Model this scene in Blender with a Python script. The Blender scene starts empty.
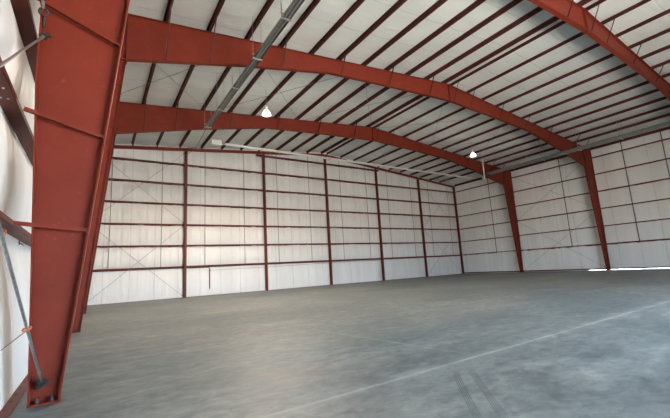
import bpy, math, random
from mathutils import Vector, Matrix, noise
random.seed(7)
sc = bpy.context.scene
COL = sc.collection

# ------------------------------------------------------------------ sizes
WD = 37.19            # inside width (X), end wall at Y = 0, camera side is -Y
SL = 0.0915           # roof slope
Z0 = 10.525            # underside of the purlins at the eave
YF = [-22.237, -14.703, -7.188]      # three rigid frames, nearest first
YB = -33.0            # front wall behind the viewpoint
G0, GS = 2.18, 1.524  # girt heights
def roofz(x): return Z0 + SL * (x if x < WD / 2 else WD - x)

# ------------------------------------------------------------------ materials
def mat(name, base, rough=0.5, metal=0.0, spec=0.5):
    m = bpy.data.materials.new(name); m.use_nodes = True
    b = m.node_tree.nodes['Principled BSDF']
    b.inputs['Base Color'].default_value = (*base, 1)
    b.inputs['Roughness'].default_value = rough
    b.inputs['Metallic'].default_value = metal
    b.inputs['Specular IOR Level'].default_value = spec
    return m, m.node_tree, b

def noise_node(nt, scale, detail=4, rough=0.55, mapping=None, dist=0.0):
    n = nt.nodes.new('ShaderNodeTexNoise')
    n.inputs['Scale'].default_value = scale; n.inputs['Detail'].default_value = detail
    n.inputs['Roughness'].default_value = rough; n.inputs['Distortion'].default_value = dist
    tc = nt.nodes.new('ShaderNodeTexCoord')
    if mapping:
        mp = nt.nodes.new('ShaderNodeMapping'); mp.inputs['Scale'].default_value = mapping[0]
        if len(mapping) > 1: mp.inputs['Rotation'].default_value = mapping[1]
        nt.links.new(tc.outputs['Object'], mp.inputs['Vector']); nt.links.new(mp.outputs['Vector'], n.inputs['Vector'])
    else:
        nt.links.new(tc.outputs['Object'], n.inputs['Vector'])
    return n.outputs['Fac']

def ramp(nt, fac, stops):
    r = nt.nodes.new('ShaderNodeValToRGB'); e = r.color_ramp.elements
    while len(e) < len(stops): e.new(0.5)
    for el, (p, c) in zip(e, stops):
        el.position = p; el.color = (*c, 1)
    nt.links.new(fac, r.inputs['Fac']); return r.outputs['Color']

def mixc(nt, fac, a, b, mode='MIX'):
    m = nt.nodes.new('ShaderNodeMix'); m.data_type = 'RGBA'; m.blend_type = mode
    def put(i, v):
        if isinstance(v, (int, float)): m.inputs[i].default_value = v
        elif isinstance(v, tuple): m.inputs[i].default_value = (*v, 1)
        else: nt.links.new(v, m.inputs[i])
    put(0, fac); put(6, a); put(7, b)
    return m.outputs[2]

def mth(nt, op, a, b=None, c=None, clamp=False):
    m = nt.nodes.new('ShaderNodeMath'); m.operation = op; m.use_clamp = clamp
    for i, v in enumerate((a, b, c)):
        if v is None: continue
        if isinstance(v, (int, float)): m.inputs[i].default_value = v
        else: nt.links.new(v, m.inputs[i])
    return m.outputs[0]

def bump(nt, bsdf, h, strength=0.2, dist=0.02):
    b = nt.nodes.new('ShaderNodeBump'); b.inputs['Strength'].default_value = strength
    b.inputs['Distance'].default_value = dist
    nt.links.new(h, b.inputs['Height']); nt.links.new(b.outputs['Normal'], bsdf.inputs['Normal'])

def red_paint(name, c1, c2, scuff, rough=0.5):
    m, nt, b = mat(name, c1, rough, 0, 0.25)
    col = ramp(nt, noise_node(nt, 1.7, 5), [(0.35, c1), (0.68, c2)])
    sp = ramp(nt, noise_node(nt, 9.0, 6, 0.7), [(0.60, (0, 0, 0)), (0.72, (1, 1, 1))])
    big = ramp(nt, noise_node(nt, 0.9, 2), [(0.45, (0, 0, 0)), (0.62, (1, 1, 1))])
    k = mixc(nt, 1.0, sp, big, 'MULTIPLY')
    k2 = mth(nt, 'MULTIPLY', k, 0.55)
    col = mixc(nt, k2, col, scuff)
    nt.links.new(col, b.inputs['Base Color'])
    bump(nt, b, noise_node(nt, 140, 2), 0.08, 0.004)
    return m
M = {}
M['frame'] = red_paint('red_oxide_frame_paint', (0.175, 0.0235, 0.0115), (0.21, 0.030, 0.015), (0.42, 0.16, 0.11), 0.55)
M['sec'] = red_paint('red_oxide_secondary_paint', (0.072, 0.017, 0.013), (0.092, 0.021, 0.016), (0.2, 0.1, 0.08), 0.5)
M['girt'] = red_paint('red_oxide_girt_paint', (0.115, 0.026, 0.019), (0.145, 0.032, 0.023), (0.24, 0.12, 0.1), 0.5)
M['steel'], nt, b = mat('galvanised_steel', (0.42, 0.43, 0.43), 0.38, 0.8)
nt.links.new(ramp(nt, noise_node(nt, 25, 4), [(0.3, (0.30, 0.31, 0.31)), (0.7, (0.5, 0.51, 0.51))]), b.inputs['Base Color'])
M['dark'], nt, b = mat('dark_weathered_steel', (0.05, 0.042, 0.038), 0.5, 0.4)
nt.links.new(ramp(nt, noise_node(nt, 30, 4), [(0.3, (0.03, 0.026, 0.024)), (0.7, (0.075, 0.06, 0.052))]), b.inputs['Base Color'])
M['rod'], nt, b = mat('brace_rod_steel', (0.13, 0.13, 0.125), 0.5, 0.5)
nt.links.new(ramp(nt, noise_node(nt, 20, 3), [(0.3, (0.22, 0.22, 0.21)), (0.7, (0.30, 0.298, 0.29))]), b.inputs['Base Color'])
M['bolt'], nt, b = mat('zinc_bolt', (0.6, 0.6, 0.58), 0.35, 0.7)
nt.links.new(ramp(nt, noise_node(nt, 60, 2), [(0.3, (0.5, 0.5, 0.48)), (0.7, (0.7, 0.7, 0.68))]), b.inputs['Base Color'])
M['refl'], nt, b = mat('heater_reflector_aluminium', (0.45, 0.46, 0.45), 0.45, 0.85)
nt.links.new(ramp(nt, noise_node(nt, 6, 3, 0.5, ((1, 1, 1),)), [(0.3, (0.30, 0.31, 0.30)), (0.7, (0.40, 0.41, 0.40))]), b.inputs['Base Color'])
M['tube'], nt, b = mat('heater_tube_steel', (0.16, 0.165, 0.16), 0.5, 0.6)
nt.links.new(ramp(nt, noise_node(nt, 8, 3), [(0.3, (0.24, 0.245, 0.24)), (0.7, (0.33, 0.335, 0.33))]), b.inputs['Base Color'])
M['tube_bright'], nt, b = mat('bright_aluminised_tube', (0.70, 0.70, 0.68), 0.3, 0.25)
nt.links.new(ramp(nt, noise_node(nt, 8, 3), [(0.3, (0.78, 0.78, 0.76)), (0.7, (0.9, 0.9, 0.88))]), b.inputs['Base Color'])
M['white'], nt, b = mat('white_enamel', (0.75, 0.75, 0.73), 0.4)
nt.links.new(ramp(nt, noise_node(nt, 12, 3), [(0.3, (0.70, 0.70, 0.68)), (0.7, (0.79, 0.79, 0.77))]), b.inputs['Base Color'])
M['orange'], nt, b = mat('orange_tape', (0.75, 0.16, 0.06), 0.5)
nt.links.new(ramp(nt, noise_node(nt, 40, 2), [(0.3, (0.68, 0.13, 0.05)), (0.7, (0.80, 0.2, 0.08))]), b.inputs['Base Color'])
M['twine'], nt, b = mat('tan_twine', (0.36, 0.27, 0.17), 0.8)
nt.links.new(ramp(nt, noise_node(nt, 80, 2), [(0.3, (0.3, 0.22, 0.14)), (0.7, (0.42, 0.32, 0.2))]), b.inputs['Base Color'])

def vinyl(name, c1, c2, stretch, rough, axis, pitch, off, bstr):
    """white facing; taped seams every pitch metres along one axis"""
    m, nt, b = mat(name, c1, rough, 0, 0.45)
    col = ramp(nt, noise_node(nt, 0.7, 4, 0.5, (stretch,)), [(0.35, c1), (0.65, c2)])
    tc = nt.nodes.new('ShaderNodeTexCoord'); sx = nt.nodes.new('ShaderNodeSeparateXYZ'); nt.links.new(tc.outputs['Object'], sx.inputs[0])
    u = mth(nt, 'ADD', sx.outputs[axis], off)
    u = mth(nt, 'ADD', u, mth(nt, 'MULTIPLY', mth(nt, 'SUBTRACT', noise_node(nt, 0.5, 2), 0.5), 0.10))
    q = mth(nt, 'PINGPONG', u, pitch / 2)
    line = mth(nt, 'DIVIDE', mth(nt, 'SUBTRACT', 0.035, q), 0.02, clamp=True)
    line = mth(nt, 'MULTIPLY', line, mth(nt, 'MULTIPLY_ADD', noise_node(nt, 1.1, 3), 1.0, -0.1, clamp=True))
    col = mixc(nt, line, col, (c1[0] * 0.62, c1[1] * 0.62, c1[2] * 0.62))
    nt.links.new(col, b.inputs['Base Color'])
    n1 = noise_node(nt, 1.6, 5, 0.6, (stretch,), 0.3)
    bump(nt, b, n1, bstr, 0.08)
    return m
W1, W2 = (0.76, 0.755, 0.735), (0.83, 0.825, 0.805)
M['wall_ins'] = vinyl('white_vinyl_wall_insulation', W1, W2, (1.6, 1.6, 0.10), 0.42, 'X', 1.52, 0.30, 0.55)
M['side_ins'] = vinyl('white_vinyl_side_wall_insulation', W1, W2, (1.6, 1.6, 0.10), 0.42, 'Y', 1.52, 0.30, 0.55)
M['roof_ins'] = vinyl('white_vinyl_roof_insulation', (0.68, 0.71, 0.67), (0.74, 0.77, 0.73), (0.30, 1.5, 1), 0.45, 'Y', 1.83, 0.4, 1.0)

def emissive(name, c, s):
    m = bpy.data.materials.new(name); m.use_nodes = True; nt = m.node_tree
    nt.nodes.remove(nt.nodes['Principled BSDF'])
    e = nt.nodes.new('ShaderNodeEmission'); e.inputs['Color'].default_value = (*c, 1); e.inputs['Strength'].default_value = s
    nt.links.new(e.outputs[0], nt.nodes['Material Output'].inputs['Surface']); return m
LAMP_C = (1.0, 0.83, 0.66)
M['lamp'] = emissive('lit_metal_halide_bulb', (1.0, 0.93, 0.84), 25)
M['lens'] = emissive('lit_prismatic_glass', (1.0, 0.95, 0.88), 3.0)

# concrete floor: greys, trowel streaks, saw-cut joints, scuffs, stains, tyre marks
def floor_material():
    m, nt, b = mat('polished_concrete_floor', (0.22, 0.23, 0.23), 0.4, 0, 0.38)
    big = noise_node(nt, 0.16, 5, 0.55, ((1, 1.6, 1), (0, 0, 0.5)), 0.6)
    mid = noise_node(nt, 0.9, 6, 0.62, ((0.75, 1.5, 1), (0, 0, 0.35)), 1.2)
    fine = noise_node(nt, 4.5, 7, 0.75, ((0.8, 1.25, 1),), 0.4)
    col = ramp(nt, big, [(0.32, (0.130, 0.160, 0.164)), (0.50, (0.175, 0.192, 0.188)), (0.68, (0.217, 0.225, 0.213))])
    col = mixc(nt, 1.0, col, ramp(nt, mid, [(0.30, (0.56, 0.60, 0.63)), (0.5, (0.96, 0.97, 0.97)), (0.70, (1.38, 1.36, 1.32))]), 'MULTIPLY')
    col = mixc(nt, 1.0, col, ramp(nt, fine, [(0.34, (0.68, 0.70, 0.72)), (0.66, (1.30, 1.29, 1.27))]), 'MULTIPLY')
    tc = nt.nodes.new('ShaderNodeTexCoord'); sx = nt.nodes.new('ShaderNodeSeparateXYZ')
    nt.links.new(tc.outputs['Object'], sx.inputs[0]); X, Y = sx.outputs['X'], sx.outputs['Y']
    brk = noise_node(nt, 1.3, 5, 0.65)
    wob = mth(nt, 'MULTIPLY', mth(nt, 'SUBTRACT', noise_node(nt, 0.8, 2), 0.5), 0.05)
    def seg(p, q, w, strength, colr, breakup=0.5, soft=0.6):
        nonlocal col
        dx, dy = q[0] - p[0], q[1] - p[1]; L = math.hypot(dx, dy); ux, uy = dx / L, dy / L
        ax = mth(nt, 'SUBTRACT', X, p[0]); ay = mth(nt, 'SUBTRACT', Y, p[1])
        t = mth(nt, 'ADD', mth(nt, 'MULTIPLY', ax, ux), mth(nt, 'MULTIPLY', ay, uy))
        n = mth(nt, 'ADD', mth(nt, 'ADD', mth(nt, 'MULTIPLY', ax, -uy), mth(nt, 'MULTIPLY', ay, ux)), wob)
        n = mth(nt, 'ABSOLUTE', n)
        f = mth(nt, 'DIVIDE', mth(nt, 'SUBTRACT', w, n), w * soft, clamp=True)
        e = mth(nt, 'MULTIPLY', mth(nt, 'MULTIPLY', t, 2.5, clamp=True),
                mth(nt, 'MULTIPLY', mth(nt, 'SUBTRACT', L, t), 2.5, clamp=True))
        f = mth(nt, 'MULTIPLY', f, e)
        bb = mth(nt, 'MULTIPLY_ADD', mth(nt, 'SUBTRACT', brk, 0.36), 4.0, 0.0, clamp=True)
        bb = mth(nt, 'ADD', mth(nt, 'MULTIPLY', bb, breakup), 1 - breakup)
        f = mth(nt, 'MULTIPLY', mth(nt, 'MULTIPLY', f, bb), strength)
        col = mixc(nt, f, col, colr)
    pale = (0.46, 0.46, 0.44)
    seg((-1, -24.50), (38, -24.52), 0.045, 0.62, pale, 0.6, 1.0)          # long pale joint across the floor
    seg((-1, -24.50), (38, -24.52), 0.20, 0.28, pale, 0.95, 1.0)
    seg((1.65, -15.0), (4.0, -14.6), 0.07, 0.30, pale, 0.7)
    seg((2.2, -15.9), (12.5, -15.0), 0.05, 0.18, pale, 0.7)
    seg((5.2, -20.3), (5.6, -24.4), 0.05, 0.20, pale, 0.6)
    seg((0.5, -20.7), (5.3, -20.2), 0.05, 0.15, pale, 0.7)
    rust = (0.30, 0.19, 0.09)
    seg((8.0, -24.40), (9.3, -24.75), 0.05, 0.75, rust, 0.6, 1.0)
    seg((5.35, -25.1), (5.7, -26.3), 0.022, 0.6, rust, 0.7, 1.0)
    seg((0.9, -10.3), (1.5, -10.7), 0.12, 0.5, (0.16, 0.11, 0.07), 0.5, 1.0)
    seg((4.0, -24.55), (4.45, -24.48), 0.035, 0.6, (0.09, 0.09, 0.09), 0.4)
    for (xa, ya, xb, yb_) in ((4.85, -24.65, 3.6, -25.98), (5.06, -24.73, 3.8, -26.1)):   # tyre scrub marks
        for j in range(4):
            o_ = 0.030 * (j - 1.5)
            seg((xa + o_, ya), (xb + o_, yb_), 0.009, 0.75, (0.075, 0.085, 0.092), 0.35)
    nt.links.new(col, b.inputs['Base Color'])
    nt.links.new(ramp(nt, mid, [(0.3, (0.44,) * 3), (0.7, (0.60,) * 3)]), b.inputs['Roughness'])
    bump(nt, b, fine, 0.06, 0.01)
    return m
M['floor'] = floor_material()

# ------------------------------------------------------------------ mesh builder
class MB:
    def __init__(s): s.v = []; s.f = []
    def hexa(s, a, b):
        """two quads (lists of 4 points) -> closed box"""
        i = len(s.v); s.v += [tuple(p) for p in a] + [tuple(p) for p in b]
        s.f += [(i + 3, i + 2, i + 1, i), (i + 4, i + 5, i + 6, i + 7)]
        for k in range(4): s.f.append((i + k, i + (k + 1) % 4, i + 4 + (k + 1) % 4, i + 4 + k))
        return s
    def box(s, x0, x1, y0, y1, z0, z1):
        return s.hexa([(x0, y0, z0), (x1, y0, z0), (x1, y1, z0), (x0, y1, z0)], [(x0, y0, z1), (x1, y0, z1), (x1, y1, z1), (x0, y1, z1)])
    def bar(s, p, q, w, h, up=(0, 0, 1)):
        p, q = Vector(p), Vector(q); d = (q - p).normalized(); u = Vector(up)
        if abs(d.dot(u)) > 0.98: u = Vector((1, 0, 0))
        a = d.cross(u).normalized(); c = a.cross(d).normalized(); a *= w / 2; c *= h / 2
        return s.hexa([p - a - c, p + a - c, p + a + c, p - a + c], [q - a - c, q + a - c, q + a + c, q - a + c])
    def angle(s, p, q, w, t=0.006, up=(0, 0, 1)):
        """steel angle: two legs"""
        p, q = Vector(p), Vector(q); d = (q - p).normalized(); u = Vector(up)
        a = d.cross(u).normalized(); c = a.cross(d).normalized()
        s.bar(p + c * w / 2, q + c * w / 2, t, w, c); s.bar(p + a * w / 2, q + a * w / 2, w, t, c); return s
    def tube(s, pts, r, n=8, closed_ends=True):
        pts = [Vector(p) for p in pts]; i0 = len(s.v); prev = None
        for k, p in enumerate(pts):
            d = (pts[min(k + 1, len(pts) - 1)] - pts[max(k - 1, 0)]).normalized()
            if prev is None:
                u = Vector((0, 0, 1)) if abs(d.z) < 0.9 else Vector((1, 0, 0))
                a = d.cross(u).normalized()
            else: a = (prev - d * prev.dot(d)).normalized()
            prev = a; c = d.cross(a)
            for j in range(n):
                t = 2 * math.pi * j / n; s.v.append(tuple(p + (a * math.cos(t) + c * math.sin(t)) * r))
        for k in range(len(pts) - 1):
            for j in range(n):
                s.f.append((i0 + k * n + j, i0 + k * n + (j + 1) % n, i0 + (k + 1) * n + (j + 1) % n, i0 + (k + 1) * n + j))
        if closed_ends:
            s.f.append(tuple(i0 + j for j in range(n))[::-1]); s.f.append(tuple(i0 + (len(pts) - 1) * n + j for j in range(n)))
        return s
    def lathe(s, c, prof, n=24):
        c = Vector(c); i0 = len(s.v)
        for r, z in prof:
            for j in range(n):
                t = 2 * math.pi * j / n; s.v.append((c.x + r * math.cos(t), c.y + r * math.sin(t), c.z + z))
        for k in range(len(prof) - 1):
            for j in range(n):
                s.f.append((i0 + k * n + j, i0 + k * n + (j + 1) % n, i0 + (k + 1) * n + (j + 1) % n, i0 + (k + 1) * n + j))
        s.f.append(tuple(i0 + j for j in range(n))[::-1]); s.f.append(tuple(i0 + (len(prof) - 1) * n + j for j in range(n)))
        return s
    def ring(s, c, R, r, axis_u, axis_v, n=16, m=8):
        c, u, v = Vector(c), Vector(axis_u).normalized(), Vector(axis_v).normalized(); w = u.cross(v); i0 = len(s.v)
        for k in range(n):
            t = 2 * math.pi * k / n; d = u * math.cos(t) + v * math.sin(t)
            for j in range(m):
                a = 2 * math.pi * j / m; s.v.append(tuple(c + d * (R + r * math.cos(a)) + w * r * math.sin(a)))
        for k in range(n):
            for j in range(m):
                s.f.append((i0 + k * m + j, i0 + k * m + (j + 1) % m, i0 + (k + 1) % n * m + (j + 1) % m, i0 + (k + 1) % n * m + j))
        return s
    def build(s, name, material, parent=None, smooth=False, origin=None):
        me = bpy.data.meshes.new(name)
        v = s.v
        if origin is not None:
            o_ = Vector(origin); v = [tuple(Vector(p) - o_) for p in v]
        me.from_pydata(v, [], s.f); me.materials.append(material)
        if smooth:
            me.polygons.foreach_set('use_smooth', [True] * len(me.polygons))
            try: me.set_sharp_from_angle(angle=math.radians(40))
            except Exception: pass
        me.update()
        o = bpy.data.objects.new(name, me); COL.objects.link(o)
        if origin is not None: o.location = origin
        if parent is not None: o.parent = parent
        return o

def tag(o, label, cat, group=None, kind=None):
    o['label'] = label; o['category'] = cat
    if group: o['group'] = group
    if kind: o['kind'] = kind
    return o
def struct(o, label=None, cat=None):
    o['kind'] = 'structure'
    if label: o['label'] = label; o['category'] = cat
    return o
def empty(name, loc=(0, 0, 0)):
    o = bpy.data.objects.new(name, None); o.location = loc; o.empty_display_size = 0.3; COL.objects.link(o); return o
ORD = ['first', 'second', 'third', 'fourth', 'fifth', 'sixth', 'seventh', 'eighth', 'ninth', 'tenth', 'eleventh', 'twelfth']

# ------------------------------------------------------------------ floor, walls, ceiling
fl = MB(); fl.v = [(-1, YB - 1, 0), (WD + 1, YB - 1, 0), (WD + 1, 1, 0), (-1, 1, 0), (-1, YB - 1, -0.2), (WD + 1, YB - 1, -0.2), (WD + 1, 1, -0.2), (-1, 1, -0.2)]
fl.f = [(0, 1, 2, 3), (7, 6, 5, 4), (0, 4, 5, 1), (1, 5, 6, 2), (2, 6, 7, 3), (3, 7, 4, 0)]
struct(fl.build('floor', M['floor']), 'grey polished concrete floor with a long pale joint', 'floor')

def billow(s, z, seed, amp, foot):
    """inward bulge (m) of the blanket between the girts, with wrinkles and seams"""
    zz = z - G0
    if z < G0: t = max(0.0, min(1, z / G0)); b = 0.75 * amp * math.sin(math.pi * t) + foot * (1 - t) ** 1.5
    else:
        t = (zz / GS) % 1.0; b = amp * math.sin(math.pi * t) ** 0.9
    w = noise.noise((s * 1.7 + seed, z * 0.18, seed)) * 0.040 + noise.noise((s * 5.1, z * 0.5 + seed, 3.3)) * 0.016
    q = (s + 0.3) % 1.52; q = min(q, 1.52 - q)
    seam = -0.035 * math.exp(-(q / 0.06) ** 2)
    return b + (w + seam) * (0.04 + 0.96 * math.sin(math.pi * t))

def wall_grid(name, p0, dirv, nrm, length, ztop, res, seed, zbot=None, zres=0.127, amp=0.13, foot=0.13):
    mb = MB(); p0, d, n = Vector(p0), Vector(dirv), Vector(nrm); ns = int(length / res) + 1
    nz = int(13.0 / zres)
    for i in range(ns + 1):
        s = length * i / ns; p = p0 + d * s; top = ztop(p); lo = zbot(p) if zbot else 0.0
        for k in range(nz + 1):
            z = lo + (top - lo) * k / nz; mb.v.append(tuple(p + n * billow(s, z, seed, amp, foot) + Vector((0, 0, z))))
    for i in range(ns):
        for k in range(nz):
            a = i * (nz + 1) + k; mb.f.append((a, a + nz + 1, a + nz + 2, a + 1))
    return mb
SH = 0.30                                    # blanket stands this far outside the column line
gap = lambda p: 0.04 if p.y < -13.5 else (0.0 if p.y > -13.0 else 0.025)
struct(wall_grid('wall_back', (-0.6, SH, 0), (1, 0, 0), (0, -1, 0), WD + 1.2, lambda p: roofz(min(max(p.x, 0), WD)) + 0.35, 0.08, 1.7, amp=0.15)
       .build('wall_back', M['wall_ins'], smooth=True), 'far end wall of white insulation between red girts', 'wall')
struct(wall_grid('wall_left', (-SH, YB - 0.3, 0), (0, 1, 0), (1, 0, 0), -YB + 0.9, lambda p: Z0 + 0.35, 0.06, 9.1, foot=0.29, amp=0.11)
       .build('wall_left', M['side_ins'], smooth=True), 'white insulated side wall at the left edge', 'wall')
struct(wall_grid('wall_right', (WD + SH, YB - 0.3, 0), (0, 1, 0), (-1, 0, 0), -YB + 0.9, lambda p: Z0 + 0.35, 0.12, 4.2, gap, amp=0.09)
       .build('wall_right', M['side_ins'], smooth=True), 'white insulated side wall on the right', 'wall')
# front wall (behind the viewpoint) with a wide open doorway for the daylight
DX0, DX1, DZ = 5.5, 18.5, 5.4
fw = MB()
fw.box(-0.6, DX0, YB - 0.05, YB, 0, 13); fw.box(DX1, WD + 0.6, YB - 0.05, YB, 0, 13); fw.box(DX0, DX1, YB - 0.05, YB, DZ, 13)
struct(fw.build('wall_front', M['girt']))

# purlin lines
PX = []
for k in range(11): PX.append(WD / 2 - 0.32 - 1.565 * k)
PXL = sorted(PX); PXR = [WD - x for x in PX]
allp = sorted(PXL + PXR + [-0.1, WD + 0.1])
def ceil_z(x, y):
    z = roofz(min(max(x, 0), WD)) + 0.215
    for a, c in zip(allp, allp[1:]):
        if a <= x <= c:
            t = (x - a) / (c - a); s = math.sin(math.pi * t); sp = min(1, (c - a) / 1.5)
            z -= (0.050 * s + (noise.noise((x * 0.5, y * 1.8, 5.0)) * 0.035 + noise.noise((x * 0.9 + y * 0.8, y * 3.5, 1.0)) * 0.02) * s) * sp
            break
    q = (y + 0.4) % 1.83; q = min(q, 1.83 - q)
    return z + 0.02 * math.exp(-(q / 0.05) ** 2)
cg = MB(); xs = []
x = -0.6
while x < WD + 0.6: xs.append(x); x += 0.17
xs.append(WD + 0.6)
ys = [0.6 - 0.13 * k for k in range(int((0.6 - YB + 0.3) / 0.13) + 1)]
for x in xs:
    for y in ys: cg.v.append((x, y, ceil_z(x, y)))
n = len(ys)
for i in range(len(xs) - 1):
    for k in range(n - 1):
        a = i * n + k; cg.f.append((a, a + 1, a + n + 1, a + n))
struct(cg.build('ceiling', M['roof_ins'], smooth=True), 'white insulated roof underside above the red purlins', 'ceiling')

# base angles at the foot of the walls
def base_angle(name, p, q, inward, label, zlift=0.0):
    mb = MB(); p, q, n = Vector(p), Vector(q), Vector(inward)
    mb.hexa([p, q, q + n * 0.20, p + n * 0.20], [v + Vector((0, 0, 0.012)) for v in (p, q, q + n * 0.20, p + n * 0.20)])
    a = [p + n * 0.02, q + n * 0.02, q + n * 0.032, p + n * 0.032]
    mb.hexa(a, [v + Vector((0, 0, 0.10)) for v in a])
    for v in mb.v: pass
    L = (q - p).length; d = (q - p).normalized()
    k = 0.2
    while k < L:
        c = p + d * k + n * 0.12; mb.lathe((c.x, c.y, c.z + 0.012), [(0.014, 0), (0.012, 0.010)], 6); k += 0.35
    mb.v = [(a[0], a[1], a[2] + zlift) for a in mb.v]
    struct(mb.build(name, M['girt']), label, 'base trim')
base_angle('baseboard_left', (-0.09, YB, 0), (-0.09, 0.1, 0), (1, 0, 0), 'dark red base angle along the left wall')
base_angle('baseboard_back', (0, 0.27, 0), (WD, 0.27, 0), (0, -1, 0), 'dark red base angle along the far wall')
base_angle('baseboard_right', (WD + 0.15, YB, 0), (WD + 0.15, 0.1, 0), (-1, 0, 0), 'dark red base angle along the right wall', 0.045)

# ------------------------------------------------------------------ rigid frames
OUTER = [(0.23, 0), (0.06, 4.0), (0.02, Z0)]
INNER = [(0.53, 0), (1.42, 8.91)]
RTOP = [(1.42, Z0 + SL * 1.42), (WD / 2, Z0 + SL * WD / 2)]
RBOT = [(1.42, 8.91), (5.7, 9.88), (9.85, 10.66), (14.0, 10.93), (WD / 2, 11.15)]
def interp(pl, x, i=0):
    for a, c in zip(pl, pl[1:]):
        if a[i] <= x <= c[i]:
            t = (x - a[i]) / (c[i] - a[i]); return a[1 - i] + t * (c[1 - i] - a[1 - i])
    return pl[-1][1 - i]
def plate(mb, poly, y0, y1):
    """polygon in XZ extruded along Y"""
    i = len(mb.v); n = len(poly)
    mb.v += [(x, y0, z) for x, z in poly] + [(x, y1, z) for x, z in poly]
    mb.f.append(tuple(range(i, i + n))); mb.f.append(tuple(range(i + 2 * n - 1, i + n - 1, -1)))
    for k in range(n): mb.f.append((i + k, i + n + k, i + n + (k + 1) % n, i + (k + 1) % n))
def strip(mb, pl, w, t, side):
    """flange along a polyline in XZ, thickness t on the side given"""
    for (ax, az), (bx, bz) in zip(pl, pl[1:]):
        L = math.hypot(bx - ax, bz - az); nx, nz = -(bz - az) / L * side * t, (bx - ax) / L * side * t
        mb.hexa([(ax, -w, az), (bx, -w, bz), (bx, w, bz), (ax, w, az)], [(ax + nx, -w, az + nz), (bx + nx, -w, bz + nz), (bx + nx, w, bz + nz), (ax + nx, w, az + nz)])
FW = 0.105  # half flange width
BRX = [PXL[0], PXL[1], PXL[3], PXL[5], PXL[7], PXL[9]]
def make_frame(y, label):
    root = empty('rigid_frame', (WD / 2, y, 0))
    tag(root, label, 'steel frame', 'red steel rigid frames')
    root_off = Vector((WD / 2, y, 0))
    def fin(mb, name, m, parent, right, smooth=False):
        if right:
            mb.v = [(WD - a, b_, c) for a, b_, c in mb.v]; mb.f = [tuple(reversed(f)) for f in mb.f]
        # frame-local coordinates: mesh is stored about the empty, all parts at identity under it
        mb.v = [(a - WD / 2, b_, c) for a, b_, c in mb.v]
        return mb.build(name, m, parent, smooth)
    for right in (False, True):
        c = MB()
        kz = Z0 + SL * 1.42
        poly = [(0.23, 0.02), (0.53, 0.02), (1.42, 8.91), (1.42, kz), (0.02, Z0), (0.06, 4.0)]
        plate(c, poly, -0.006, 0.006)
        strip(c, [(0.23, 0.02), (0.06, 4.0), (0.02, Z0)], FW, 0.016, -1)
        strip(c, [(0.53, 0.02), (1.42, 8.91)], FW, 0.018, 1)
        strip(c, [(0.02, Z0), (1.42, kz)], FW, 0.014, -1)
        col = fin(c, 'column', M['frame'], root, right)
        bp = MB().box(0.225, 0.535, -0.115, 0.115, 0, 0.02); fin(bp, 'base_plate', M['frame'], col, right)
        for bx in (0.31, 0.45):
            for by in (-0.07, 0.07):
                ab = MB().lathe((bx, by, 0.022), [(0.030, 0), (0.030, 0.005), (0.024, 0.006), (0.024, 0.03), (0.013, 0.031), (0.013, 0.065)], 8)
                fin(ab, 'anchor_bolt', M['dark'], col, right)
        kp = MB().box(1.405, 1.435, -FW - 0.01, FW + 0.01, 8.82, kz + 0.0); fin(kp, 'knee_plate', M['frame'], col, right)
        st = MB(); st.box(0.06, 1.40, -FW + 0.01, -0.006, 8.88, 8.895); st.box(0.06, 1.40, 0.006, FW - 0.01, 8.88, 8.895)
        fin(st, 'stiffener', M['frame'], col, right)
        # flange braces from the column's inner flange to the girts
        for j in range(5):
            zg = G0 + GS * j; z = zg - (0.13, 0.34, 0.41, 0.4, 0.4)[j]; xi = interp(INNER, z, 1)
            fb = MB().angle((xi - 0.03, -FW - 0.004, z), (-0.03, -FW - 0.03, zg - (0.05, 0.10, 0.0, 0.0, 0.0)[j]), 0.045, 0.006)
            o = fin(fb, 'flange_brace', M['frame'], col, right)
            nb = MB()
            nb.lathe((xi - 0.06, -FW - 0.030, z), [(0.011, 0), (0.011, 0.012)], 6)
            fin(nb, 'bolt', M['dark'], o, right)
        r = MB()
        top = [(1.435, Z0 + SL * 1.435), (WD / 2 - 0.012, Z0 + SL * WD / 2)]
        bot = [(1.435, 8.92)] + RBOT[1:-1] + [(WD / 2 - 0.012, 11.15)]
        plate(r, bot + top[::-1], -0.006, 0.006)
        strip(r, bot, FW, 0.016, 1); strip(r, top, FW, 0.014, -1)
        raf = fin(r, 'rafter', M['frame'], root, right)
        ep = MB().box(WD / 2 - 0.024, WD / 2 - 0.002, -FW - 0.015, FW + 0.015, 11.07, Z0 + SL * WD / 2); fin(ep, 'splice_plate', M['frame'], raf, right)
        for bx in BRX + ([WD / 2 - 0.32] if right else []):
            zt = roofz(bx) + 0.02; zb = interp(RBOT, bx) + 0.02
            if bx < 5: dy = 1.15
            else: dy = 0.58
            fb = MB().angle((bx, -FW - 0.003, zb), (bx, -dy, zt), 0.042, 0.005, (1, 0, 0)); fin(fb, 'flange_brace', M['sec'], raf, right)
        sb = MB()
        for zz in (11.14, 11.3, 11.95, 12.08):
            for by in (-0.06, 0.06):
                pass
    return root
frames = [make_frame(YF[0], 'nearest red steel frame, its huge tapered column at the left edge'),
          make_frame(YF[1], 'middle red steel frame, its arched rafter crossing the upper left'),
          make_frame(YF[2], 'farthest red steel frame, its rafter nearest the far wall')]

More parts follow.
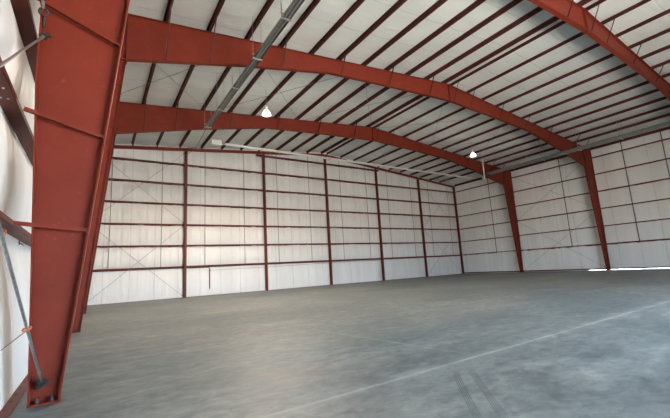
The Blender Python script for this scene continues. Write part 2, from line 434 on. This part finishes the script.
# ------------------------------------------------------------------ purlins, eave struts
def zsec(mb, X, z0, y0, y1, h=0.20, fl=0.066, lip=0.02, t=0.005, s=1):
    mb.box(X - t / 2, X + t / 2, y0, y1, z0, z0 + h)
    a, c = sorted((X, X + s * fl)); mb.box(a, c, y0, y1, z0, z0 + t)
    a, c = sorted((X + s * fl, X + s * fl - s * t)); mb.box(a, c, y0, y1, z0, z0 + lip)
    a, c = sorted((X, X - s * fl)); mb.box(a, c, y0, y1, z0 + h - t, z0 + h)
    a, c = sorted((X - s * fl, X - s * fl + s * t)); mb.box(a, c, y0, y1, z0 + h - lip, z0 + h)
for side, xs_ in (('left', PX), ('right', PXR)):
    for k, X in enumerate(xs_):
        mb = MB(); z = roofz(X) + 0.002
        zsec(mb, X, z, YB + 0.1, 0.08, s=1 if side == 'left' else -1)
        for y in YF:   # lapped splices over the frames
            zsec(mb, X + 0.006, z + 0.001, y - 0.6, y + 0.6, h=0.199, s=1 if side == 'left' else -1)
        o = mb.build('roof_purlin', M['sec'])
        where = 'first purlin beside the ridge' if k == 0 else ('lowest purlin, next to the eave' if k == 10 else f'{ORD[k]} purlin down from the ridge')
        tag(o, f'dark red roof purlin on the {side} slope, {where}', 'purlin', 'roof purlins')
for side, X, s in (('left', -0.09, 1), ('right', WD + 0.09, -1)):
    mb = MB(); zsec(mb, X, Z0 - 0.02, YB + 0.1, 0.1, h=0.22, fl=0.10, s=s)
    a, c = sorted((X, X + s * 0.10)); mb.box(a, c, YB + 0.1, 0.1, Z0 + 0.195, Z0 + 0.20)
    tag(mb.build('eave_strut', M['sec']), f'dark red eave strut along the top of the {side} wall', 'eave strut')

# ------------------------------------------------------------------ girts
def girt_side(X, s, z, y0, y1):
    """Z girt on a side wall; inner flange at X, s = +1 for left wall (inside is +X)"""
    mb = MB(); t = 0.006; out = X - s * 0.20
    a, c = sorted((X, out)); mb.box(a, c, y0, y1, z, z + t)
    a, c = sorted((X, X - s * t)); mb.box(a, c, y0, y1, z, z + 0.075)
    a, c = sorted((X, X - s * 0.02)); mb.box(a, c, y0, y1, z + 0.070, z + 0.075)
    a, c = sorted((out, out + s * t)); mb.box(a, c, y0, y1, z - 0.07, z)
    return mb
for j in range(6):
    z = G0 + GS * j - 0.01
    place = 'lowest, above the floor' if j == 0 else ('topmost, under the eave' if j == 5 else f'{ORD[j]} up from the floor')
    g = girt_side(-0.10, 1, z, YB + 0.1, 0.1)
    o = g.build('wall_girt', M['girt']); tag(o, f'dark red girt along the left wall, {place}', 'girt', 'left wall girts')
    bm_ = MB()
    for yf in YF[:1]:
        for dy in (-1.0, -0.75, -0.5, -0.2):
            for xx in (-0.17, -0.24): bm_.lathe((xx, yf + dy, z - 0.012), [(0.004, 0), (0.013, 0.001), (0.013, 0.012)], 6)
    bm_.build('bolt', M['bolt'], o)
    g = girt_side(WD + 0.10, -1, z, YB + 0.1, 0.1)
    tag(g.build('wall_girt', M['girt']), f'dark red girt along the right wall, {place}', 'girt', 'right wall girts')
CX = [0.30, 6.21, 12.42, 18.59, 24.73, 30.84, 36.88]
for j in range(7):
    z = G0 + GS * j - 0.04; mb = MB()
    x0, x1 = (0, WD) if j < 6 else (CX[2] - 0.6, CX[4] + 0.6)
    def bx(y0, y1, a, c): mb.box(x0, x1, y0, y1, a, c)
    bx(0.06, 0.28, z, z + 0.006); bx(0.06, 0.066, z, z + 0.085); bx(0.066, 0.085, z + 0.079, z + 0.085); bx(0.274, 0.28, z - 0.07, z)
    place = 'lowest, above the floor' if j == 0 else ('short topmost one under the ridge' if j == 6 else f'{ORD[j]} up from the floor')
    tag(mb.build('wall_girt', M['girt']), f'dark red girt across the far end wall, {place}', 'girt', 'end wall girts')

# ------------------------------------------------------------------ end wall columns and rake beams
names = ['far left corner, behind the tapered frame columns', 'first from the left', 'second from the left', 'tallest, under the ridge', 'fourth from the left', 'fifth from the left', 'in the far right corner']
for i, X in enumerate(CX):
    zt = roofz(X) - 0.26
    root = empty('wall_column', (X, 0, 0))
    tag(root, f'red steel column on the far end wall, {names[i]}', 'column', 'end wall columns')
    mb = MB(); hw = 0.085
    mb.box(-hw, hw, -0.16, -0.148, 0.015, zt); mb.box(-hw, hw, 0.040, 0.052, 0.015, zt); mb.box(-0.005, 0.005, -0.149, 0.041, 0.015, zt)
    mb.build('shaft', M['girt'], root)
    MB().box(-0.12, 0.12, -0.20, 0.09, 0, 0.016).build('base_plate', M['frame'], root)
    for ax in (-0.06, 0.06):
        MB().lathe((ax, -0.11 if ax < 0 else -0.01, 0.016), [(0.022, 0), (0.022, 0.02), (0.012, 0.021), (0.012, 0.05)], 8).build('anchor_bolt', M['dark'], root)
    MB().box(-0.10, 0.10, -0.03, -0.005, zt, zt + 0.03).build('cap_clip', M['frame'], root)
for side in ('left', 'right'):
    mb = MB(); h = 0.22
    for (y0, y1, a, c) in ((-0.02, -0.012, -h, 0), (-0.012, 0.08, -0.008, 0), (-0.012, 0.08, -h, -h + 0.008)):
        xa, xb = 0.0, WD / 2 - 0.01
        za, zb = Z0 + c, Z0 + SL * WD / 2 + c
        P = [(xa, za), (xb, zb)]; d = c - a
        q0 = [(xa, y0, za - d), (xb, y0, zb - d), (xb, y0, zb), (xa, y0, za)]; q1 = [(p[0], y1, p[2]) for p in q0]
        if side == 'right':
            q0 = [(WD - p[0], p[1], p[2]) for p in q0]; q1 = [(WD - p[0], p[1], p[2]) for p in q1]; q0, q1 = q1, q0
        mb.hexa(q0, q1)
    tag(mb.build('rake_beam', M['frame']), f'red rake beam sloping along the top of the far wall, {side} half', 'beam', 'rake beams')

# ------------------------------------------------------------------ sag straps
def strap(p, q, label, group, w=0.045):
    mb = MB().bar(p, q, w, 0.012, (0, 1, 0)); return tag(mb.build('sag_strap', M['rod']), label, 'strap', group)
SX = [1.5, 4.63, 7.63, 10.71, 13.65, 16.8, 20.26, 23.42, 26.26, 29.63, 32.46, 35.69]
bayn = ['far wall bay left of the first column', 'far wall bay right of the first column', 'far wall bay left of the ridge column', 'far wall bay right of the ridge column', 'far wall bay left of the fifth column', 'far wall bay beside the right corner']
for i, X in enumerate(SX):
    strap((X, 0.085, G0 - 0.04), (X, 0.085, roofz(X) - 0.05), f'vertical sag strap, {"left" if i % 2 == 0 else "right"} one in {bayn[i // 2]}', 'end wall sag straps', 0.045)
RY = [(-4.4, 'bay next to the far corner', ''), (-12.0, 'bay between the middle and farthest frames', ''), (-17.0, 'bay this side of the middle frame', 'far '), (-19.6, 'bay this side of the middle frame', 'near ')]
for y, lab, pre in RY:
    mb = MB().box(WD + 0.108, WD + 0.118, y - 0.028, y + 0.028, G0, Z0)
    tag(mb.build('sag_strap', M['dark']), f'right wall vertical strap, {pre}one in the {lab}', 'strap', 'right wall sag straps')

# ------------------------------------------------------------------ bracing rods
def rod(p, q, label, group, r=0.010, m='rod', washers=True, nm='brace_rod'):
    root = empty(nm, p); tag(root, label, 'brace rod', group)
    P = Vector(p); Q = Vector(q) - P
    MB().tube([(0, 0, 0), Q], r, 8).build('rod', M[m], root, True)
    d = Q.normalized()
    for e, sgn in ((Vector((0, 0, 0)), 1), (Q, -1)):
        MB().tube([e, e + d * sgn * 0.10], r * 2.2, 8).build('end_nut', M['dark'], root, True)
    return root
ZM, ZT = G0 + 2 * GS, 10.6
yb = -0.02
for nm_, xa, xb, zl, zr in (('left', 0.35, 6.10, 10.24, 10.66), ('right', 30.95, 36.80, 10.66, 10.24)):
    for lev, z0, z1, z2 in (('lower', 0.10, ZM - 0.08, ZM - 0.08), ('upper', ZM + 0.08, zr, zl)):
        rod((xa, yb, z0), (xb, yb, z1), f'thin brace rod on the far wall, {lev} {nm_} cross, rising to the right', 'end wall brace rods', 0.010)
        rod((xa, yb - 0.026, z2), (xb, yb - 0.026, z0), f'thin brace rod on the far wall, {lev} {nm_} cross, falling to the right', 'end wall brace rods', 0.010)
# right wall, bay between the two farther frames
for lev, z0, z1, x0, x1 in (('lower', 0.15, ZM - 0.08, WD - 0.26, WD - 0.06), ('upper', ZM + 0.08, 9.9, WD - 0.07, WD - 0.05)):
    rod((x0, YF[2] - 0.11, z0), (x1, YF[1] + 0.11, z1), f'thin brace rod on the right wall, {lev} cross, rising toward the viewer', 'right wall brace rods')
    rod((x1 - 0.03, YF[2] - 0.11, z1), (x0 - 0.03, YF[1] + 0.11, z0), f'thin brace rod on the right wall, {lev} cross, falling toward the viewer', 'right wall brace rods')
# roof crosses between the middle and far frames
pan = [0.6, 6.0, 12.05, WD / 2 - 0.1]
pn = ['eave', 'mid-slope', 'ridge']
for side in ('left', 'right'):
    for k in range(3):
        a, c = pan[k], pan[k + 1]
        if side == 'right': a, c = WD - a, WD - c
        za, zc = roofz(a) - 0.10, roofz(c) - 0.10
        rod((a, YF[1] + 0.11, za), (c, YF[2] - 0.11, zc), f'thin roof brace rod, {side} {pn[k]} panel, running up toward the far wall', 'roof brace rods')
        rod((a, YF[2] - 0.11, za - 0.03), (c, YF[1] + 0.11, zc - 0.03), f'thin roof brace rod, {side} {pn[k]} panel, running down toward the far wall', 'roof brace rods')
# big near rods on the left wall, this side of the nearest frame
Yn = YF[0]; Y00 = Yn - 7.49
def near_rod(p, q, label, eye):
    root = empty('brace_rod', p); tag(root, label, 'brace rod', 'near left wall brace rods')
    P = Vector(p); Q = Vector(q) - P; d = Q.normalized()
    MB().tube([d * (0.17 if eye else 0.02), Q], 0.0135, 12).build('rod', M['steel'], root, True)
    MB().tube([d * (0.17 if eye else 0.04), d * 0.42], 0.0185, 10).build('threaded_end', M['steel'], root, True)
    w = MB()
    if eye:
        MB().tube([(0, 0, -0.10), (0, -0.02, 0.04)], 0.02, 8).build('eye_shank', M['dark'], root, True)
    else:
        MB().tube([d * 0.05, d * 0.085], 0.032, 6).build('nut', M['bolt'], root)
        w.tube([d * 0.085, d * 0.12], 0.048, 10); w.tube([d * 0.12, d * 0.15], 0.036, 10); w.bar((-0.06, 0.0, -0.025), (0.06, 0.0, 0.03), 0.03, 0.05)
        w.build('hillside_washer', M['dark'], root, True)
    if eye:
        e = MB(); e.ring(d * 0.12, 0.046, 0.016, (1, 0, 0), (0, -0.3, 1)); e.build('eye_nut', M['dark'], root, True)
    return root
near_rod((0.11, Yn - 0.03, 4.75), (0.2, -28.5, 0.25), 'steel brace rod at the upper left edge, running down off the big column', False)
near_rod((0.35, Yn - 0.03, 0.21), (0.12, Y00, 4.76), 'steel brace rod anchored at the foot of the big near column', False)
near_rod((0.09, Yn - 0.03, 4.97), (0.09, Y00, 10.0), 'steel brace rod with an eye nut at the very top of the near column', True)

# ------------------------------------------------------------------ tube heaters
def heater(p, q, label, hang, bright, burner_end=None, sc_=1.0):
    """two parallel tubes under a folded reflector hood, hung on chains from the purlins"""
    root = empty('tube_heater', p); tag(root, label, 'tube heater', 'gas tube heaters')
    P = Vector(p); Q = Vector(q) - P; d = Q.normalized(); a = Vector((d.y, -d.x, 0)); up = Vector((0, 0, 1))
    for s in (-1, 1):
        MB().tube([a * s * 0.06 * sc_, Q + a * s * 0.06 * sc_], 0.042 * sc_, 14).build('tube', M['tube_bright' if bright else 'tube'], root, True)
    hood = MB(); prof = [(-0.135, -0.07), (-0.12, 0.04), (-0.07, 0.07), (0.07, 0.07), (0.12, 0.04), (0.135, -0.07)]
    if bright: prof = [(-0.13, -0.01), (-0.11, 0.05), (-0.06, 0.07), (0.06, 0.07), (0.11, 0.05), (0.13, -0.01)]
    prof = [(u_ * sc_, w_ * sc_) for u_, w_ in prof]
    for (u0, w0), (u1, w1) in zip(prof, prof[1:]):
        A, B = a * u0 + up * w0, a * u1 + up * w1; t = up * 0.006
        hood.hexa([A, A + Q, B + Q, B], [A + t, A + Q + t, B + Q + t, B + t])
    hood.build('reflector', M['tube_bright' if bright else 'refl'], root)
    L = Q.length
    for k in hang:
        c = d * (L * k); zz = roofz(P.x + c.x) - P.z
        br = MB(); br.bar(c - a * 0.20 * sc_ + up * 0.085 * sc_, c + a * 0.20 * sc_ + up * 0.085 * sc_, 0.05, 0.02)
        br.bar(c - a * 0.19 * sc_ + up * -0.085 * sc_, c + a * 0.19 * sc_ + up * -0.085 * sc_, 0.07, 0.02)
        br.build('hanger_bracket', M['bolt'], root)
        for s in (-1, 1):
            hw = MB(); x0 = c + a * s * 0.17 * sc_
            top = Vector((x0.x, x0.y, roofz(P.x + x0.x) - P.z + 0.08))
            hw.tube([x0 - up * 0.06, top], 0.008, 6)
            n = int(0.35 / 0.05)
            for j in range(n): hw.ring(x0 + up * (0.15 + 0.05 * j), 0.017, 0.006, (1, 0, 0) if j % 2 else (0, 1, 0), (0, 0, 1), 8, 5)
            hw.build('hanger_chain', M['steel'], root)
    if burner_end is not None:
        c = d * (L if burner_end else 0); s = 1 if burner_end else -1
        bb = MB(); b0 = c + d * s * 0.25; b1 = c + d * s * 0.85
        bb.bar(b0, b1, 0.36, 0.30); bb.build('burner_box', M['white'], root)
        nz = MB().tube([c - d * s * 0.05, b0], 0.07, 12); nz.build('burner_neck', M['steel'], root, True)
    return root
HX = 5.62
heater((HX, -32.5, 9.45), (HX, -8.5, 9.45), 'long grey tube heater hanging along the left side, from the top edge', [0.1, 0.3, 0.46, 0.575, 0.68, 0.785, 0.885, 0.985], False)
heater((WD - 5.5, -32.5, 9.48), (WD - 5.5, -8.25, 9.48), 'long grey tube heater hanging along the right wall side', [0.1, 0.3, 0.44, 0.565, 0.676, 0.79, 0.9], False, sc_=1.55)
heater((7.36, -6.1, 9.56), (31.6, -6.30, 9.50), 'bright silver tube heater running in front of the far wall', [0.10, 0.32, 0.54, 0.80, 0.93], True, burner_end=0)
# white vent drop at the far end of the right heater
root = empty('vent_pipe', (31.5, -7.9, 9.05)); tag(root, 'white vertical vent pipe at the end of the right tube heater', 'pipe')
MB().tube([(0, 0, 0.05), (0, 0, roofz(31.45) - 9.05 + 0.1)], 0.06, 12).build('riser', M['white'], root, True)
MB().lathe((0, 0, 1.5), [(0.06, 0), (0.22, 0.01), (0.22, 0.03), (0.06, 0.05)], 16).build('flashing_collar', M['steel'], root, True)
MB().tube([(-0.35, 0.0, 0.05), (-0.1, 0, 0.02), (0.1, 0, 0.02)], 0.075, 12).build('elbow', M['white'], root, True)
# cable from the left heater to the first end wall column
cb = MB(); A, B = Vector((HX, -8.5, 9.45)), Vector((6.22, -0.30, 10.55))
pts = []
for k in range(13):
    t = k / 12; p = A.lerp(B, t); p.z -= 0.35 * math.sin(math.pi * t); pts.append(p)
cb.tube(pts, 0.014, 6)
tag(cb.build('power_cable', M['dark'], smooth=True), 'thin dark cable from the left tube heater to the far wall', 'cable')

# ------------------------------------------------------------------ conduit on the end wall
root = empty('wall_conduit', (6.4, 0.03, 2.06)); tag(root, 'thin grey conduit with a drop leg, low on the far wall', 'conduit')
def R(x, z): return (x - 6.4, 0, z - 2.06)
MB().tube([R(6.36, 2.06), R(7.85, 2.06), R(7.93, 2.02), R(7.96, 1.94)], 0.024, 8).build('supply_run', M['dark'], root, True)
MB().tube([R(7.96, 1.95), R(7.96, 0.47)], 0.030, 8).build('drop_leg', M['dark'], root, True)
MB().tube([R(7.98, 1.83), R(12.7, 1.87), R(18.6, 1.98), R(24.7, 2.02), R(30.8, 2.06)], 0.013, 6).build('cross_run', M['tube'], root, True)
MB().lathe(R(7.96, 1.83), [(0.035, -0.04), (0.045, -0.03), (0.045, 0.03), (0.035, 0.04)], 10).build('tee_fitting', M['dark'], root, True)

# ------------------------------------------------------------------ orange tape and twine on the left wall
def curve_strip(pts, w, nm, m, label, cat):
    mb = MB()
    for a, c in zip(pts, pts[1:]): mb.bar(a, c, w, 0.003, (1, 0, 0))
    return tag(mb.build(nm, m), label, cat)
tp = MB().tube([(-0.10, -22.80, 1.98), (-0.10, -22.59, 1.955), (-0.10, -22.42, 1.985), (-0.10, -22.31, 2.025), (-0.11, -22.25, 2.07), (-0.22, -22.18, 2.14)], 0.010, 8)
tag(tp.build('marking_tape', M['orange'], smooth=True), 'curl of orange tape hanging under the lowest girt at left', 'tape')
tp = MB().ring((0.31, -23.55, 0.99), 0.033, 0.008, (1, 0, 0.3), (0, 1, 0.4), 14, 6)
tag(tp.build('marking_tape', M['orange'], smooth=True), 'orange tape loop tied round the low brace rod at left', 'tape')
tw = MB().tube([(0.31, -23.55, 0.975), (0.15, -23.1, 0.84), (0.02, -22.72, 0.73), (-0.07, -22.46, 0.66)], 0.005, 6)
tag(tw.build('tie_string', M['twine'], smooth=True), 'thin tan string tied from the low brace rod to the left wall', 'string')

# ------------------------------------------------------------------ high bay lamps
def lamp(x, y, z, label, power):
    root = empty('high_bay_lamp', (x, y, z)); tag(root, label, 'lamp', 'high bay lamps')
    MB().lathe((0, 0, 0.24), [(0.05, -0.02), (0.085, 0), (0.085, 0.22), (0.06, 0.26), (0.02, 0.28)], 16).build('ballast_housing', M['white'], root, True)
    bell = MB(); n = 28; i0 = 0
    prof = [(0.07, 0.24), (0.12, 0.20), (0.19, 0.10), (0.235, 0.0), (0.25, -0.06), (0.245, -0.06), (0.228, 0.0), (0.183, 0.095), (0.115, 0.19), (0.065, 0.23)]
    for r, zz in prof:
        for j in range(n):
            t = 2 * math.pi * j / n; bell.v.append((r * math.cos(t), r * math.sin(t), zz))
    for k in range(len(prof)):
        for j in range(n):
            k2 = (k + 1) % len(prof); bell.f.append((k * n + j, k * n + (j + 1) % n, k2 * n + (j + 1) % n, k2 * n + j))
    bell.build('glass_reflector', M['lens'], root, True)
    MB().lathe((0, 0, 0.02), [(0.02, 0.2), (0.035, 0.1), (0.06, 0.02), (0.055, -0.03), (0.02, -0.06)], 14).build('bulb', M['lamp'], root, True)
    h = MB(); h.tube([(0, 0, 0.50), (0, 0, roofz(x) - z + 0.05)], 0.012, 6); h.ring((0, 0, 0.545), 0.03, 0.008, (1, 0, 0), (0, 0, 1), 12, 6)
    h.build('hanging_hook', M['steel'], root, True)
    L = bpy.data.lights.new('metal_halide_light', 'SPOT'); L.spot_size = math.radians(165); L.spot_blend = 0.6; L.energy = power; L.color = LAMP_C; L.shadow_soft_size = 0.12
    o = bpy.data.objects.new('metal_halide_light', L); o.location = (x, y, z - 0.20); COL.objects.link(o)
LP = 60; SKY = 21.5
lamp(8.24, -10.75, 9.88, 'lit high bay lamp hanging at left before the farthest rafter', 4500)
lamp(26.01, -10.75, 9.80, 'lit high bay lamp hanging at right before the farthest rafter', 250)
for x, nm_ in ((8.2, 'left'), (26.0, 'right')):  # added pair of unseen lamps above the view, for extra warm light
    lamp(x, -25.9, 9.7, f'added high bay lamp overhead, unseen above the view, {nm_} side', LP)

# ------------------------------------------------------------------ daylight
w = bpy.data.worlds.new('overcast_sky'); sc.world = w; w.use_nodes = True
nt = w.node_tree; bg = nt.nodes['Background']; bg.inputs['Strength'].default_value = SKY
tc = nt.nodes.new('ShaderNodeTexCoord'); sx = nt.nodes.new('ShaderNodeSeparateXYZ'); nt.links.new(tc.outputs['Generated'], sx.inputs[0])
c = ramp(nt, mth(nt, 'MULTIPLY_ADD', sx.outputs['Z'], 0.5, 0.5), [(0.485, (0.91, 0.82, 0.72)), (0.505, (0.62, 0.80, 0.96)), (0.8, (0.46, 0.68, 0.97))])
nt.links.new(c, bg.inputs['Color'])
L = bpy.data.lights.new('doorway_daylight', 'AREA'); L.shape = 'RECTANGLE'; L.size = DX1 - DX0; L.size_y = DZ
L.cycles.is_portal = True
o = bpy.data.objects.new('doorway_daylight', L); o.location = ((DX0 + DX1) / 2, YB - 0.02, DZ / 2); o.rotation_euler = (math.radians(90), 0, math.radians(180)); COL.objects.link(o)
L = bpy.data.lights.new('sun', 'SUN'); L.energy = 8; L.angle = math.radians(0.6); L.color = (1.0, 0.93, 0.82)
o = bpy.data.objects.new('sun', L); o.location = (60, -20, 20)
o.rotation_euler = Vector((-1, -0.02, -0.26)).to_track_quat('-Z', 'Y').to_euler(); COL.objects.link(o)

# ------------------------------------------------------------------ camera
f_px, yaw, pit, rol, cx, cy, cz = 363.2411, 0.5853, 0.1639, -0.0576, 0.8262, -28.1141, 1.378
F = Vector((math.sin(yaw) * math.cos(pit), math.cos(yaw) * math.cos(pit), math.sin(pit)))
Rv = Vector((math.cos(yaw), -math.sin(yaw), 0)); U = Rv.cross(F)
R2 = Rv * math.cos(rol) + U * math.sin(rol); U2 = -Rv * math.sin(rol) + U * math.cos(rol)
cam = bpy.data.cameras.new('camera'); cam.sensor_fit = 'HORIZONTAL'; cam.sensor_width = 36.0; cam.lens = 36.0 * f_px / 670
cam.clip_start = 0.05; cam.clip_end = 300
co = bpy.data.objects.new('camera', cam); COL.objects.link(co)
m = Matrix((R2, U2, -F)).transposed().to_4x4(); m.translation = Vector((cx, cy, cz)); co.matrix_world = m
sc.camera = co
vs = sc.view_settings
sc.display_settings.display_device = 'sRGB'
vs.view_transform = 'Standard'; vs.look = 'None'; vs.gamma = 1.0; vs.use_curve_mapping = False; vs.exposure = 0.2
